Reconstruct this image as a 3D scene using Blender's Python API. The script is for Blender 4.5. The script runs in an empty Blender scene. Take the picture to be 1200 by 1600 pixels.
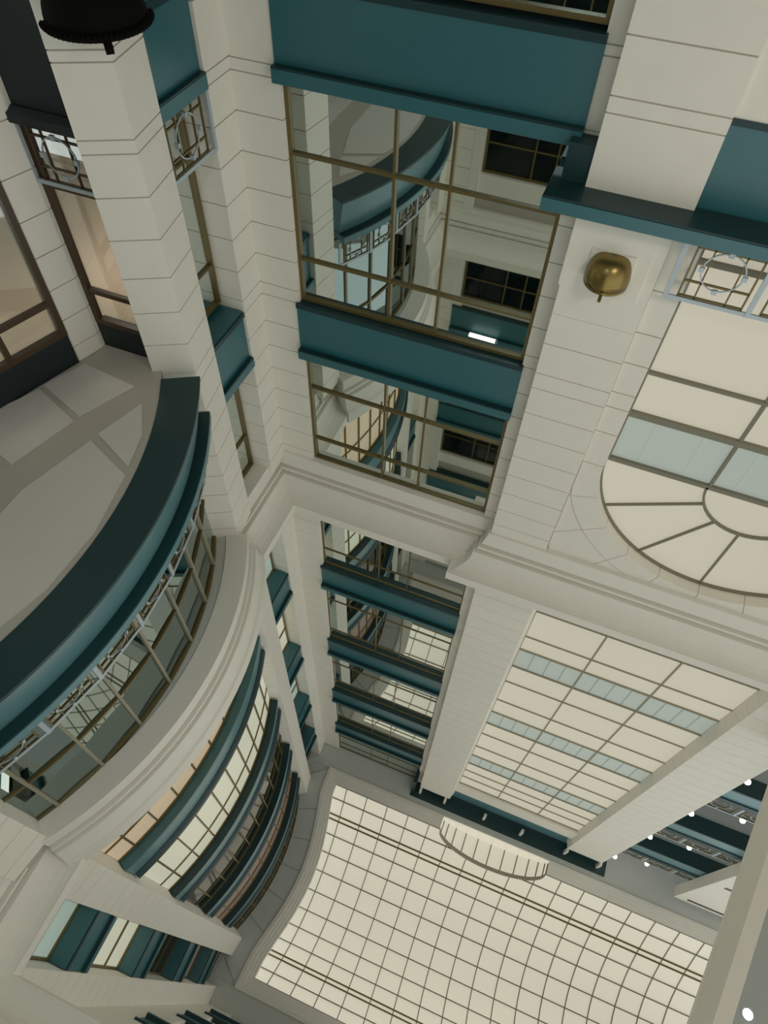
import bpy, bmesh, math, random
from mathutils import Vector, Matrix
random.seed(7)
S = bpy.context.scene
COL = S.collection

# ------------------------------------------------------------------ camera
cam_d = bpy.data.cameras.new('camera')
cam_d.sensor_fit = 'VERTICAL'
cam_d.sensor_height = 24.0
cam_d.lens = 1053.77 / 1600 * 24.0
cam_d.clip_end = 300
cam = bpy.data.objects.new('camera', cam_d)
COL.objects.link(cam)
# columns = world axes in camera coordinates (x right, y down, z forward)
R_ = ((-0.92895398, 0.36916392, -0.02761329),
      (-0.31430233, -0.74709001, 0.58572225),
      (0.19559791, 0.55278794, 0.81004133))
right = Vector(R_[0]); down = Vector(R_[1]); fwd = Vector(R_[2])
m = Matrix((right, -down, -fwd)).transposed().to_4x4()
cam.matrix_world = m
S.camera = cam

# ------------------------------------------------------------------ world, lamps, exposure
W = bpy.data.worlds.new('world'); S.world = W; W.use_nodes = True
bg = W.node_tree.nodes['Background']
bg.inputs[0].default_value = (0.95, 0.98, 0.94, 1); bg.inputs[1].default_value = 0.98
S.view_settings.view_transform = 'Standard'
S.view_settings.look = 'None'
S.view_settings.exposure = 0.0
S.view_settings.gamma = 1.0
S.view_settings.use_curve_mapping = False


def area_lamp(name, loc, size, power, col, rot=(0, 0, 0)):
    d = bpy.data.lights.new(name, 'AREA'); d.shape = 'DISK'; d.size = size
    d.energy = power; d.color = col
    o = bpy.data.objects.new(name, d); COL.objects.link(o)
    o.location = loc; o.rotation_euler = rot
    return o


# added fill lamps at floor level, out of view, brightening the undersides
UP = (math.pi, 0, 0)
area_lamp('added_floor_fill', (-6.0, 1.5, -1.3), 3.0, 420, (1.0, 0.90, 0.74), UP)
area_lamp('added_floor_fill', (2.6, -1.4, -1.3), 1.6, 170, (0.74, 0.94, 1.0), UP)
area_lamp('shop_lamp', (8.6, 9.0, 6.0), 1.2, 40, (1.0, 0.82, 0.68), UP)
area_lamp('shop_lamp', (10.6, 5.2, 5.6), 1.2, 35, (1.0, 0.86, 0.72), UP)


# ------------------------------------------------------------------ materials
def mat(name, col, rough=0.6, metal=0.0, spec=0.5, var=0.0, scale=4.0, emis=None, estr=0.0):
    M = bpy.data.materials.new(name); M.use_nodes = True
    nt = M.node_tree; b = nt.nodes['Principled BSDF']
    b.inputs['Base Color'].default_value = (*col, 1)
    b.inputs['Roughness'].default_value = rough
    b.inputs['Metallic'].default_value = metal
    b.inputs['Specular IOR Level'].default_value = spec
    if var:
        tc = nt.nodes.new('ShaderNodeTexCoord')
        n = nt.nodes.new('ShaderNodeTexNoise'); n.inputs['Scale'].default_value = scale
        n.inputs['Detail'].default_value = 4
        mx = nt.nodes.new('ShaderNodeMix'); mx.data_type = 'RGBA'
        mx.inputs[6].default_value = (*[c * (1 - var) for c in col], 1)
        mx.inputs[7].default_value = (*[min(1, c * (1 + var)) for c in col], 1)
        nt.links.new(tc.outputs['Object'], n.inputs['Vector'])
        nt.links.new(n.outputs['Fac'], mx.inputs[0])
        nt.links.new(mx.outputs[2], b.inputs['Base Color'])
    if emis:
        b.inputs['Emission Color'].default_value = (*emis, 1)
        b.inputs['Emission Strength'].default_value = estr
    return M


STONE = mat('pale_stone', (0.80, 0.77, 0.69), 0.65, var=0.04, scale=3)
JOINT = mat('joint_mortar', (0.5, 0.48, 0.42), 0.8)
PLASTER = mat('cornice_plaster', (0.78, 0.755, 0.685), 0.6, var=0.03, scale=2)
CEIL = mat('ceiling_paint', (0.56, 0.58, 0.55), 0.7, var=0.03)
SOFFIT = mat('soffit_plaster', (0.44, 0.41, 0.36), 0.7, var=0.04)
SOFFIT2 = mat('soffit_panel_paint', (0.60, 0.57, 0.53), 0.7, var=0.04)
TEAL = mat('teal_enamel', (0.010, 0.115, 0.14), 0.42, spec=1.0, var=0.06, scale=6)
TEALD = mat('dark_and_shaded_teal', (0.005, 0.036, 0.04), 0.4)  # shade of down-facing undersides painted into the teal; also used for dark lips
TEALL = mat('lit_teal_enamel', (0.11, 0.24, 0.27), 0.3)  # lighter teal: light and reflections on fascias and lips painted in
FRAMEL = mat('pale_olive_frame', (0.30, 0.28, 0.2), 0.5)
FRAMEB = mat('hazed_olive_frame', (0.21, 0.20, 0.145), 0.5)  # olive lightened: glow and halation over backlit bars painted in
TEALSHADE = mat('recess_shaded_teal', (0.004, 0.012, 0.014), 0.5)  # deep shade of the shop recess painted into the teal
BRONZE = mat('olive_bronze', (0.17, 0.13, 0.05), 0.4, metal=0.4)
BROWN = mat('dark_brown_frame', (0.06, 0.035, 0.015), 0.4)
BRASS = mat('aged_brass', (0.27, 0.20, 0.07), 0.33, metal=0.9)
BLACK = mat('silhouette_bronze', (0.004, 0.0035, 0.003), 0.8, spec=0.1)  # bronze painted near black for its backlit silhouette
STEEL = mat('pale_blue_steel', (0.45, 0.52, 0.56), 0.4, metal=0.3)
FLOORM = mat('floor_terrazzo', (0.36, 0.33, 0.28), 0.4, var=0.1, scale=1)
SHOP = mat('shop_interior', (0.62, 0.52, 0.42), 0.8)
DARKIN = mat('dark_interior', (0.02, 0.025, 0.025), 0.8)
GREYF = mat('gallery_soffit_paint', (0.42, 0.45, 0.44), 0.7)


def mirror_glass(name, col, rough=0.015):
    M = bpy.data.materials.new(name); M.use_nodes = True
    nt = M.node_tree; b = nt.nodes['Principled BSDF']
    b.inputs['Base Color'].default_value = (*col, 1)
    b.inputs['Metallic'].default_value = 1.0
    b.inputs['Roughness'].default_value = rough
    return M


MIRROR = mirror_glass('reflective_glass', (0.72, 0.78, 0.75))
MIRROR2 = mirror_glass('dark_reflective_glass', (0.29, 0.36, 0.35))


def dark_glass():
    M = mat('dark_window_glass', (0.004, 0.010, 0.010), 0.06, spec=0.25)
    return M


DGLASS = dark_glass()


def clear_glass():
    M = bpy.data.materials.new('shop_glass'); M.use_nodes = True
    nt = M.node_tree; nt.nodes.remove(nt.nodes['Principled BSDF'])
    out = nt.nodes['Material Output']
    t = nt.nodes.new('ShaderNodeBsdfTransparent'); t.inputs[0].default_value = (0.85, 0.88, 0.86, 1)
    g = nt.nodes.new('ShaderNodeBsdfGlossy'); g.inputs['Roughness'].default_value = 0.02
    mx = nt.nodes.new('ShaderNodeMixShader'); mx.inputs[0].default_value = 0.22
    nt.links.new(t.outputs[0], mx.inputs[1]); nt.links.new(g.outputs[0], mx.inputs[2])
    nt.links.new(mx.outputs[0], out.inputs[0])
    return M


CGLASS = clear_glass()


def glow_glass(name, col, strength, base=(0.8, 0.78, 0.7)):
    return mat(name, base, 0.35, emis=col, estr=strength)


SKYGLASS = glow_glass('daylit_frosted_glass', (1.0, 0.935, 0.745), 0.485, (0.25, 0.24, 0.2))
WINGLASS = glow_glass('daylit_window_glass', (1.0, 0.93, 0.73), 0.38, (0.25, 0.24, 0.2))
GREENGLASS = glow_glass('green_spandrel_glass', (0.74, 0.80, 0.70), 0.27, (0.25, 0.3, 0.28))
WARMWIN = glow_glass('lit_warm_window', (1.0, 0.78, 0.50), 0.36, (0.2, 0.18, 0.14))
CREAMWIN = glow_glass('lit_cream_window', (0.95, 0.95, 0.72), 0.42, (0.2, 0.2, 0.17))
PALEWIN = glow_glass('lit_pale_green_window', (0.72, 0.92, 0.80), 0.30, (0.2, 0.22, 0.2))
UMBERWIN = glow_glass('dim_umber_window', (0.9, 0.62, 0.45), 0.10, (0.08, 0.06, 0.05))
BULB = glow_glass('lamp_bulb', (1.0, 0.93, 0.78), 14.0)
TUBE = glow_glass('fluorescent_tube_glow', (1.0, 0.97, 0.85), 1.6)

# ------------------------------------------------------------------ helpers
YM = 7.3          # the hall is symmetrical about y = YM/2
MIR = False
PARENT_ROOTS = {}


def mk(name, V, F, M, parent=None, smooth=False, kind=None):
    if MIR:
        V = [(x, YM - y, z) for x, y, z in V]
    me = bpy.data.meshes.new(name)
    bm = bmesh.new()
    vs = [bm.verts.new(v) for v in V]
    for f in F:
        try:
            bm.faces.new([vs[i] for i in f])
        except ValueError:
            pass
    bmesh.ops.recalc_face_normals(bm, faces=bm.faces)
    bm.to_mesh(me); bm.free()
    if smooth:
        for p in me.polygons: p.use_smooth = True
    me.materials.append(M)
    o = bpy.data.objects.new(name, me); COL.objects.link(o)
    if parent: 
        o.parent = parent
        o.matrix_parent_inverse = Matrix.Translation(parent.location).inverted()
    if kind: o['kind'] = kind
    return o


class MB:
    def __init__(s): s.V = []; s.F = []
    def add(s, V, F):
        k = len(s.V); s.V += list(V); s.F += [tuple(i + k for i in f) for f in F]; return s
    def build(s, name, M, parent=None, smooth=False, kind=None):
        return mk(name, s.V, s.F, M, parent, smooth, kind)


HEXF = [(0, 1, 2, 3), (7, 6, 5, 4), (0, 4, 5, 1), (1, 5, 6, 2), (2, 6, 7, 3), (3, 7, 4, 0)]


def hexa(q0, q1):
    return list(q0) + list(q1), HEXF


def box(x0, x1, y0, y1, z0, z1):
    return hexa([(x0, y0, z0), (x1, y0, z0), (x1, y1, z0), (x0, y1, z0)],
                [(x0, y0, z1), (x1, y0, z1), (x1, y1, z1), (x0, y1, z1)])


def prism(poly, z0, z1):
    n = len(poly)
    V = [(x, y, z0) for x, y in poly] + [(x, y, z1) for x, y in poly]
    F = [tuple(range(n)), tuple(range(2 * n - 1, n - 1, -1))]
    F += [(i, (i + 1) % n, n + (i + 1) % n, n + i) for i in range(n)]
    return V, F


def bar(p, q, w, d=None, up=(0, 0, 1)):
    """rectangular bar from p to q, w across, d deep (along up)"""
    d = d or w
    p = Vector(p); q = Vector(q); t = (q - p).normalized(); u = Vector(up)
    if abs(t.dot(u)) > 0.98: u = Vector((1, 0, 0)) if abs(t.x) < 0.9 else Vector((0, 1, 0))
    s = t.cross(u).normalized(); u = s.cross(t).normalized()
    c = [s * (a * w / 2) + u * (b * d / 2) for a, b in ((-1, -1), (1, -1), (1, 1), (-1, 1))]
    return hexa([tuple(p + k) for k in c], [tuple(q + k) for k in c])


def offs(P, n, closed=False):
    """offset a plan polyline to the right of its direction, mitred"""
    out = []
    N = len(P)
    for i in range(N):
        a = P[i - 1] if i > 0 else None
        b = P[i + 1] if i < N - 1 else None
        ns = []
        for u, v in ((a, P[i]), (P[i], b)):
            if u is None or v is None: continue
            dx, dy = v[0] - u[0], v[1] - u[1]; l = math.hypot(dx, dy)
            if l > 1e-9: ns.append((dy / l, -dx / l))
        if len(ns) == 2:
            mx, my = ns[0][0] + ns[1][0], ns[0][1] + ns[1][1]
            l2 = mx * mx + my * my
            k = 2 / l2 if l2 > 0.3 else 2 / 0.3
            mx *= k; my *= k
        else:
            mx, my = ns[0]
        out.append((P[i][0] + mx * n, P[i][1] + my * n))
    return out


def sweep(P, prof, caps=True):
    """closed profile [(n, z)] swept along a plan polyline (n to the right = into the hall)"""
    V = []; F = []; k = len(prof); N = len(P)
    cols = [offs(P, n) for n, z in prof]
    for i in range(N):
        for j, (n, z) in enumerate(prof):
            V.append((cols[j][i][0], cols[j][i][1], z))
    for i in range(N - 1):
        for j in range(k):
            j2 = (j + 1) % k
            F.append((i * k + j, i * k + j2, (i + 1) * k + j2, (i + 1) * k + j))
    if caps:
        F.append(tuple(range(k))); F.append(tuple(range((N - 1) * k, N * k))[::-1])
    return V, F


def rect(n0, n1, z0, z1):
    return [(n0, z0), (n1, z0), (n1, z1), (n0, z1)]


def arc(xmin, yc, R, y1, y0, n=28):
    """plan arc bulging to -x, from y1 down to y0 (right of travel = into the hall)"""
    xc = xmin + R
    a1 = math.asin((y1 - yc) / R); a0 = math.asin((y0 - yc) / R)
    return [(xc - R * math.cos(a1 + (a0 - a1) * i / n), yc + R * math.sin(a1 + (a0 - a1) * i / n)) for i in range(n + 1)]


def thing(name, label, cat, loc=(0, 0, 0), group=None):
    o = bpy.data.objects.new(name, None); COL.objects.link(o)
    o.empty_display_size = 0.2
    y = YM - loc[1] if MIR else loc[1]
    o.location = (loc[0], y, loc[2])
    o['label'] = label; o['category'] = cat
    if group: o['group'] = group
    return o


def struct(name, loc=(0, 0, 0)):
    o = bpy.data.objects.new(name, None); COL.objects.link(o)
    o.empty_display_size = 0.2; o['kind'] = 'structure'
    return o


def tag(o, label, cat, group=None):
    o['label'] = label; o['category'] = cat
    if group: o['group'] = group
    return o


def blocks(parent, P, zs, t=0.09, gap=0.02, up_to=24.0, skip=()):
    """coursed stone facing: one block per facet and course, joints recessed"""
    Pi = offs(P, -t)
    up = MB()
    for j in range(len(zs) - 1):
        z0 = zs[j] + gap / 2; z1 = zs[j + 1] - gap / 2
        for i in range(len(P) - 1):
            if i in skip: continue
            q = [P[i], P[i + 1], Pi[i + 1], Pi[i]]
            V, F = prism(q, z0, z1)
            if zs[j] < up_to: mk('stone_block', V, F, STONE, parent)
            else: up.add(V, F)
    if up.V:
        up.build('stone_facing', STONE, parent, kind='stuff')
    # mortar bed behind the joints
    V, F = sweep(P, rect(-0.3, -0.02, zs[0], zs[-1]))
    mk('mortar_bed', V, F, JOINT, parent)


Z_C = 38.3
ZS_LOW = [-1.6, -0.6, 0.4, 1.4, 2.3, 3.3, 3.43, 4.32, 4.5, 5.09, 5.73, 6.37, 7.01, 7.66, 8.3, 8.58, 9.25, 9.9, 10.55, 11.2, 11.85, 12.5, 13.15, 13.6]
ZS_UP = [14.4 + 0.66 * i for i in range(36)] + [Z_C - 0.05]
LV = [(3.24, 4.5), (8.6, 9.9), (18.7, 19.95), (24.1, 25.35), (29.3, 30.6), (33.85, 35.0)]
LVB = [(3.24, 4.5), (8.4, 9.7), (17.5, 18.75), (23.3, 24.6), (28.5, 29.9), (33.5, 34.8)]
ORD = ['lowest', 'second', 'third', 'fourth', 'fifth', 'topmost']

# ------------------------------------------------------------------ floor, ceiling
V, F = box(-60, 40, -50, 50, -1.75, -1.6)  # reaches far past the hall to block world light from below
fl = mk('floor', V, F, FLOORM, kind='structure')

SKY_Y1, SKY_Y0 = 8.28, -1.1
LX, LW, LR = -3.9, 2.85, 1.15      # lunette of the skylight: centre, half width, rise
# left edge of the skylight opening follows the round bay
EDGE = [(4.95, 8.28), (4.92, 7.7), (4.72, 6.9), (4.52, 6.1), (4.36, 5.3), (4.26, 4.5), (4.22, 3.7),
        (4.26, 2.9), (4.36, 2.1), (4.52, 1.3), (4.72, 0.5), (4.9, -0.3), (4.95, -1.1)]
ce = struct('ceiling')
X_L = -16.5
# slabs of the ceiling around the opening
V, F = box(X_L, 9.0, SKY_Y1 + 0.62, 17, Z_C, Z_C + 0.3); mk('ceiling_slab', V, F, CEIL, ce)
V, F = box(X_L, 9.0, -9, SKY_Y0 - 0.62, Z_C, Z_C + 0.3); mk('ceiling_slab', V, F, CEIL, ce)
EO = offs(EDGE, -0.62)
EO[0] = (EO[0][0], SKY_Y1 + 0.62); EO[-1] = (EO[-1][0], SKY_Y0 - 0.62)
# border panels between opening and bay, with open radial joints
BO = [(9.0, SKY_Y1 + 0.62)] + [(9.0, 10)]
C0 = (12.0, 3.65)
for i in range(len(EO) - 1):
    a, b = EO[i], EO[i + 1]
    def far(p):
        d = (C0[0] - p[0], C0[1] - p[1]); l = math.hypot(*d)
        return (p[0] + d[0] / l * 1.25, p[1] + d[1] / l * 1.25)
    fa, fb = far(a), far(b)
    if i % 2 == 0:
        c = EO[min(i + 2, len(EO) - 1)]; fc = far(c)
        mid = b; fm = fb
        poly = [a, b, c, fc, fm, fa]
        cx = sum(p[0] for p in poly) / 6; cy = sum(p[1] for p in poly) / 6
        poly = [(cx + (p[0] - cx) * 0.985, cy + (p[1] - cy) * 0.975) for p in poly]
        V, F = prism(poly, Z_C, Z_C + 0.1); mk('ceiling_panel', V, F, CEIL, ce)
V, F = prism([(p[0], p[1]) for p in EO] + [(9.0, SKY_Y0 - 0.62), (9.0, SKY_Y1 + 0.62)], Z_C + 0.05, Z_C + 0.3)
mk('ceiling_slab', V, F, CEIL, ce)

# stepped plaster frame around the skylight opening
fr = struct('trim_1')
OPEN = [(LX + LW + 0.02, SKY_Y1)] + EDGE + [(X_L, SKY_Y0)]
OPEN2 = [(X_L, SKY_Y1), (LX - LW - 0.02, SKY_Y1)]
for k, (n0, n1, z0, z1) in enumerate([(-0.64, -0.46, Z_C - 0.06, Z_C + 0.3), (-0.47, -0.31, Z_C + 0.02, Z_C + 0.34),
                                      (-0.32, -0.16, Z_C + 0.10, Z_C + 0.38), (-0.17, 0.0, Z_C + 0.18, Z_C + 0.6)]):
    V, F = sweep(OPEN, rect(n0, n1, z0, z1)); mk('frame_moulding', V, F, PLASTER, fr)
    V, F = sweep(OPEN2, rect(n0, n1, z0, z1)); mk('frame_moulding', V, F, PLASTER, fr)


# ------------------------------------------------------------------ skylight: glazed barrel vault with a cross vault
YV = (SKY_Y1 + SKY_Y0) / 2; HV = (SKY_Y1 - SKY_Y0) / 2; RISE = 4.7


def zv(y): return 38.62 + RISE * (1 - ((y - YV) / HV) ** 2)


def zl(x):
    u = (x - LX) / LW
    return 38.62 + LR * math.sqrt(max(0, 1 - u * u)) if abs(u) < 1 else 0


def ystart(x):
    """front limit of the main vault at x (cut back where the cross vault meets it)"""
    z = zl(x)
    if z <= 38.63: return SKY_Y1
    return YV + HV * math.sqrt(1 - (z - 38.62) / RISE)


sk = thing('skylight', 'large barrel-vaulted cream glass skylight with thin dark glazing bars over the hall', 'skylight', (-5, YV, 38.6))
ROWS = [8.28, 7.78, 7.17, 6.97, 6.34, 5.52, 4.6, 3.59, 2.58, 1.66, 0.84, 0.21, 0.01, -0.6, -1.1]
COLX = [5.5 - 1.19 * i for i in range(19)]
for i in range(len(COLX) - 1):
    xa, xb = COLX[i], COLX[i + 1]
    for j in range(len(ROWS) - 1):
        ya, yb = ROWS[j], ROWS[j + 1]
        nx = 6 if xb < LX + LW + 0.1 and xa > LX - LW - 0.1 and j < 4 else 1
        V = []; F = []
        if ystart((xa + xb) / 2) < yb: continue
        for k in range(nx + 1):
            x = xa + (xb - xa) * k / nx
            y1 = min(ya, max(yb, ystart(x)))
            for q in (0, 0.5, 1):
                y = y1 + (yb - y1) * q
                V += [(x, y, zv(y)), (x, y, zv(y) + 0.03)]
        for k in range(nx):
            b = 6 * k
            for q in (0, 2):
                F += [(b + q, b + q + 2, b + q + 8, b + q + 6), (b + q + 1, b + q + 7, b + q + 9, b + q + 3)]
        mk('glass_pane', V, F, SKYGLASS, sk)
for j, y in enumerate(ROWS):
    w = 0.075 if j in (2, 3, 11, 12) else 0.05
    segs = []
    # split at the cross vault
    xs = [COLX[0], COLX[-1]]
    z = zv(y)
    u = (z - 38.62) / LR
    if y > 5 and u < 1:
        hw = LW * math.sqrt(max(0, 1 - u * u))
        segs = [(COLX[0], LX + hw), (LX - hw, COLX[-1])]
    else: segs = [tuple(xs)]
    for xa, xb in segs:
        V, F = bar((xa, y, z - 0.05), (xb, y, z - 0.05), w, 0.12); mk('glazing_bar', V, F, BRONZE if w > 0.06 else FRAMEB, sk)
for x in COLX:
    y1 = ystart(x); P = [y1 + (SKY_Y0 - y1) * i / 16 for i in range(17)]
    mb = MB()
    V = []; F = []
    for y in P:
        V += [(x - 0.022, y, zv(y) - 0.08), (x + 0.022, y, zv(y) - 0.08), (x + 0.022, y, zv(y)), (x - 0.022, y, zv(y))]
    for i in range(16):
        for k in range(4): F.append((4 * i + k, 4 * i + (k + 1) % 4, 4 * i + 4 + (k + 1) % 4, 4 * i + 4 + k))
    mk('rib', V, F, FRAMEB, sk)
# cross vault over the big front window: arch, back arch, ribs, panes, tympanum
YB = SKY_Y1 + 0.55
XS = [LX + LW * math.cos(math.pi * i / 24) for i in range(25)]
V = []; F = []
for x in XS:
    z = max(zl(x), 38.62); y = ystart(x)
    V += [(x, y - 0.08, z - 0.16), (x, y + 0.08, z - 0.16), (x, y + 0.08, z + 0.05), (x, y - 0.08, z + 0.05)]
for i in range(24):
    for k in range(4): F.append((4 * i + k, 4 * i + (k + 1) % 4, 4 * i + 4 + (k + 1) % 4, 4 * i + 4 + k))
mk('arch_rib', V, F, FRAMEL, sk)
for i in range(0, 24, 2):
    V = []; F = []
    for k in range(3):
        x = XS[i + k]; z = max(zl(x), 38.62)
        V += [(x, YB, z), (x, ystart(x), z), (x, ystart(x), z + 0.03), (x, YB, z + 0.03)]
    for k in range(2):
        F += [(4 * k, 4 * k + 1, 4 * k + 5, 4 * k + 4), (4 * k + 3, 4 * k + 7, 4 * k + 6, 4 * k + 2)]
    mk('glass_pane', V, F, SKYGLASS, sk)
    x = XS[i + 2]; z = max(zl(x), 38.62)
    V, F = bar((x, YB - 0.02, z - 0.06), (x, ystart(x), z - 0.06), 0.045, 0.08); mk('rib', V, F, BRONZE, sk)
V = [(x, YB, max(zl(x), 38.62)) for x in XS] + [(x, YB, 38.2) for x in XS[::-1]]
V2 = [(x, y + 0.03, z) for x, y, z in V]; n = len(V)
mk('tympanum_pane', V + V2, [tuple(range(n)), tuple(range(2 * n - 1, n - 1, -1))] + [(i, (i + 1) % n, n + (i + 1) % n, n + i) for i in range(n)], SKYGLASS, sk)

# ------------------------------------------------------------------ front wall and its twin behind the camera
WIN_N = [0]


def window(P, zs, xs_frac, glass, name=None, frame=BRONZE, fw=0.07, mw=0.05, depth=0.1, tilt=0.0):
    """a window on the straight plan segment P (p, q), heights zs (bottom, transoms..., top), uprights at fractions"""
    WIN_N[0] += 1
    w = struct('window_%d' % WIN_N[0])
    p, q = P
    L = math.hypot(q[0] - p[0], q[1] - p[1]); tx, ty = (q[0] - p[0]) / L, (q[1] - p[1]) / L
    nx, ny = ty, -tx

    def at(s, z, n=0.0): return (p[0] + tx * s + nx * n, p[1] + ty * s + ny * n, z)
    fr_ = [0.0] + [f * L for f in xs_frac] + [L]
    for s in (fw / 2, L - fw / 2):
        V, F = bar(at(s, zs[0]), at(s, zs[-1]), fw, depth, up=(nx, ny, 0)); mk('frame_post', V, F, frame, w)
    for z in (zs[0] + fw / 2, zs[-1] - fw / 2):
        V, F = bar(at(fw, z), at(L - fw, z), depth, fw); mk('frame_rail', V, F, frame, w)
    for s in fr_[1:-1]:
        V, F = bar(at(s, zs[0] + fw), at(s, zs[-1] - fw), mw, depth * 0.9, up=(nx, ny, 0)); mk('mullion', V, F, frame, w)
    for z in zs[1:-1]:
        V, F = bar(at(fw, z), at(L - fw, z), depth * 0.8, mw); mk('transom', V, F, frame, w)
    for i in range(len(fr_) - 1):
        for j in range(len(zs) - 1):
            g = 0.004
            s0, s1 = fr_[i] + g, fr_[i + 1] - g; z0, z1 = zs[j] + g, zs[j + 1] - g
            e = [random.uniform(-tilt, tilt) for _ in range(2)]
            f_ = [at(s0, z0, -0.01 + e[0]), at(s1, z0, -0.01 - e[1]), at(s1, z1, -0.01 - e[0]), at(s0, z1, -0.01 + e[1])]
            # keep the pane planar
            f_[2] = tuple(f_[1][k] + f_[3][k] - f_[0][k] for k in range(3))
            b_ = [tuple(c - (nx, ny, 0)[k] * 0.02 for k, c in enumerate(v)) for v in f_]
            V, F = hexa(f_, b_); mk('glass_pane', V, F, glass, w)
    return w


def band(name, label, cat, P, z0, z1, group=None, sill=True, lip=0.13):
    """teal spandrel: fascia, lower flange and projecting upper lip"""
    mx = sum(p[0] for p in P) / len(P); my = sum(p[1] for p in P) / len(P)
    t = thing(name, label, cat, (mx, my, z0), group)
    V, F = sweep(P, [(-0.25, z0 + 0.02), (0.0, z0 + 0.02), (0.0, z1 - 0.22), (-0.25, z1 - 0.22)]); mk('fascia', V, F, TEAL, t)
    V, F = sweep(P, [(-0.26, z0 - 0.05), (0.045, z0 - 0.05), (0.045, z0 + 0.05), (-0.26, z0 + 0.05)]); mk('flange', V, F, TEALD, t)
    V, F = sweep(P, [(-0.26, z1 - 0.21), (lip, z1 - 0.2), (lip, z1 - 0.15), (lip, z1), (-0.26, z1)]); mk('lip', V, F, TEAL, t)
    V, F = sweep(P, [(-0.26, z1 - 0.23), (lip - 0.006, z1 - 0.23), (lip - 0.006, z1 - 0.2), (-0.26, z1 - 0.2)]); mk('lip_shade_strip', V, F, TEALD, t)  # thin strip whose darker teal stands in for shade under the lip
    return t


def end_wall(mirrored):
    global MIR
    MIR = mirrored
    side = 'back' if mirrored else 'front'
    where = 'behind the hall' if mirrored else 'of the tall front bay'
    wl = struct('wall_' + side)
    # facing of the corner pilaster (bay jamb -> corner -> side return -> window recess)
    PA = [(5.55, 10.3), (5.55, 10.0), (6.4, 10.0), (6.4, 9.29), (6.98, 9.29)]
    blocks(wl, PA, ZS_LOW, skip=()); blocks(wl, PA, ZS_UP, gap=0.012)
    PJ = [(0.3, 10.0), (0.93, 10.0), (0.93, 10.3)]
    blocks(wl, PJ, ZS_LOW); blocks(wl, PJ, ZS_UP, gap=0.012)
    V, F = box(0.2, 7.2, 10.32, 10.7, -1.6, Z_C); mk('wall_core', V, F, JOINT, wl)  # backing behind the windows, added to block world light
    V, F = box(0.93, 5.55, 9.93, 10.32, 13.4, 14.2 if mirrored else 14.9); mk('wall_head', V, F, PLASTER, wl)
    if not mirrored:
        sets = [[0.2, 1.6, 3.14], [4.5, 5.64, 7.61, 8.54], [9.9, 10.94, 12.65, 13.42], [14.9, 16.2, 17.8, 18.66],
                [19.95, 21.1, 23.45, 24.05], [25.35, 26.64, 28.55, 29.25], [30.6, 31.5, 33.1, 33.8], [35.0, 36.3, 37.4, Z_C - 0.02]]
        for zs in sets:
            up = zs[0] > 14
            window(((0.93, 10.14), (5.55, 10.14)), zs, [0.388, 0.594], MIRROR, fw=0.045 if up else 0.07, mw=0.03 if up else 0.05, depth=0.045 if up else 0.1, tilt=0.004)
    else:
        sets = [[0.2, 1.6, 3.14], [4.5, 6.2, 8.3], [9.7, 10.95, 11.95], [14.2, 16.3, 17.2], [18.75, 20.4, 22.3], [24.6, 25.7, 26.95], [29.9, 31.3, 32.4], [34.8, 36.2, 37.3]]
        for zs in sets:
            window(((0.93, 10.3), (5.2, 10.3)), zs, [0.3, 0.42, 0.6], DGLASS, tilt=0.004)
            V, F = box(0.93, 5.55, 10.1, 10.31, zs[-1] + 0.02, zs[-1] + 0.7); 
            mk('window_head', V, F, PLASTER, wl)
        V, F = box(5.22, 5.56, 9.99, 10.31, 4.5, Z_C); mk('window_reveal', V, F, PLASTER, wl)
    for k, (z0, z1) in enumerate(LVB if mirrored else LV):
        band('spandrel_band', ('%s broad teal spandrel band between the windows of the tall front bay' % ORD[k].capitalize()) if not mirrored
             else ('%s teal spandrel band on the rear wall seen in the window reflections' % ORD[k].capitalize()), 'spandrel',
             [(0.9, 9.97), (5.6, 9.97)], z0, z1, 'teal spandrels ' + where)
    MIR = False


end_wall(False)
end_wall(True)


# ------------------------------------------------------------------ front pavilion with the big arched window
wp = struct('wall_pavilion')
YP = 9.6
PB_L = [(-0.72, YP + 0.1), (-0.72, YP), (0.63, YP), (0.63, YP + 0.5)]
ZB_LOW = [-1.6, -0.2, 1.0, 2.2, 3.04, 3.7, 3.9, 4.88]
P_PIER = [(-0.83, YP + 0.5), (-0.83, YP), (0.66, YP), (0.66, YP + 0.5)]
blocks(wp, P_PIER, ZB_LOW)
blocks(wp, PB_L, [6.99, 7.62, 8.29, 8.65, 9.3, 9.93, 10.58, 11.2, 11.83, 12.45, 13.05, 13.6])
blocks(wp, [(-1.15, YP + 0.4), (-1.0, YP), (0.63, YP), (0.63, YP + 0.5)], ZS_UP[:-2] + [37.5], gap=0.01)
# smooth base block that carries the wall lamp
V, F = box(-0.72, 0.63, YP - 0.02, YP + 0.4, 5.08, 6.98); mk('base_block', V, F, STONE, wp)
V, F = box(-0.55, 0.66, YP - 0.05, YP + 0.1, 5.08, 6.42); mk('lamp_panel', V, F, STONE, wp)
# arched panel: two courses of voussoirs around a round-headed opening
AX, AZ, AR = -4.2, 10.2, 3.05
YG = 10.0
jz = [5.09, 6.2, 6.99, 7.62, 8.29, 8.65, 9.3, 10.2]
for j in range(len(jz) - 1):
    for sgn in (1, -1):
        xa, xb = (AX + AR, -0.73) if sgn > 0 else (-9.3, AX - AR)
        V, F = box(xa, xb, YP + 0.07, YG + 0.1, jz[j] + 0.012, jz[j + 1] - 0.012); mk('stone_block', V, F, STONE, wp)
NV = 10


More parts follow.
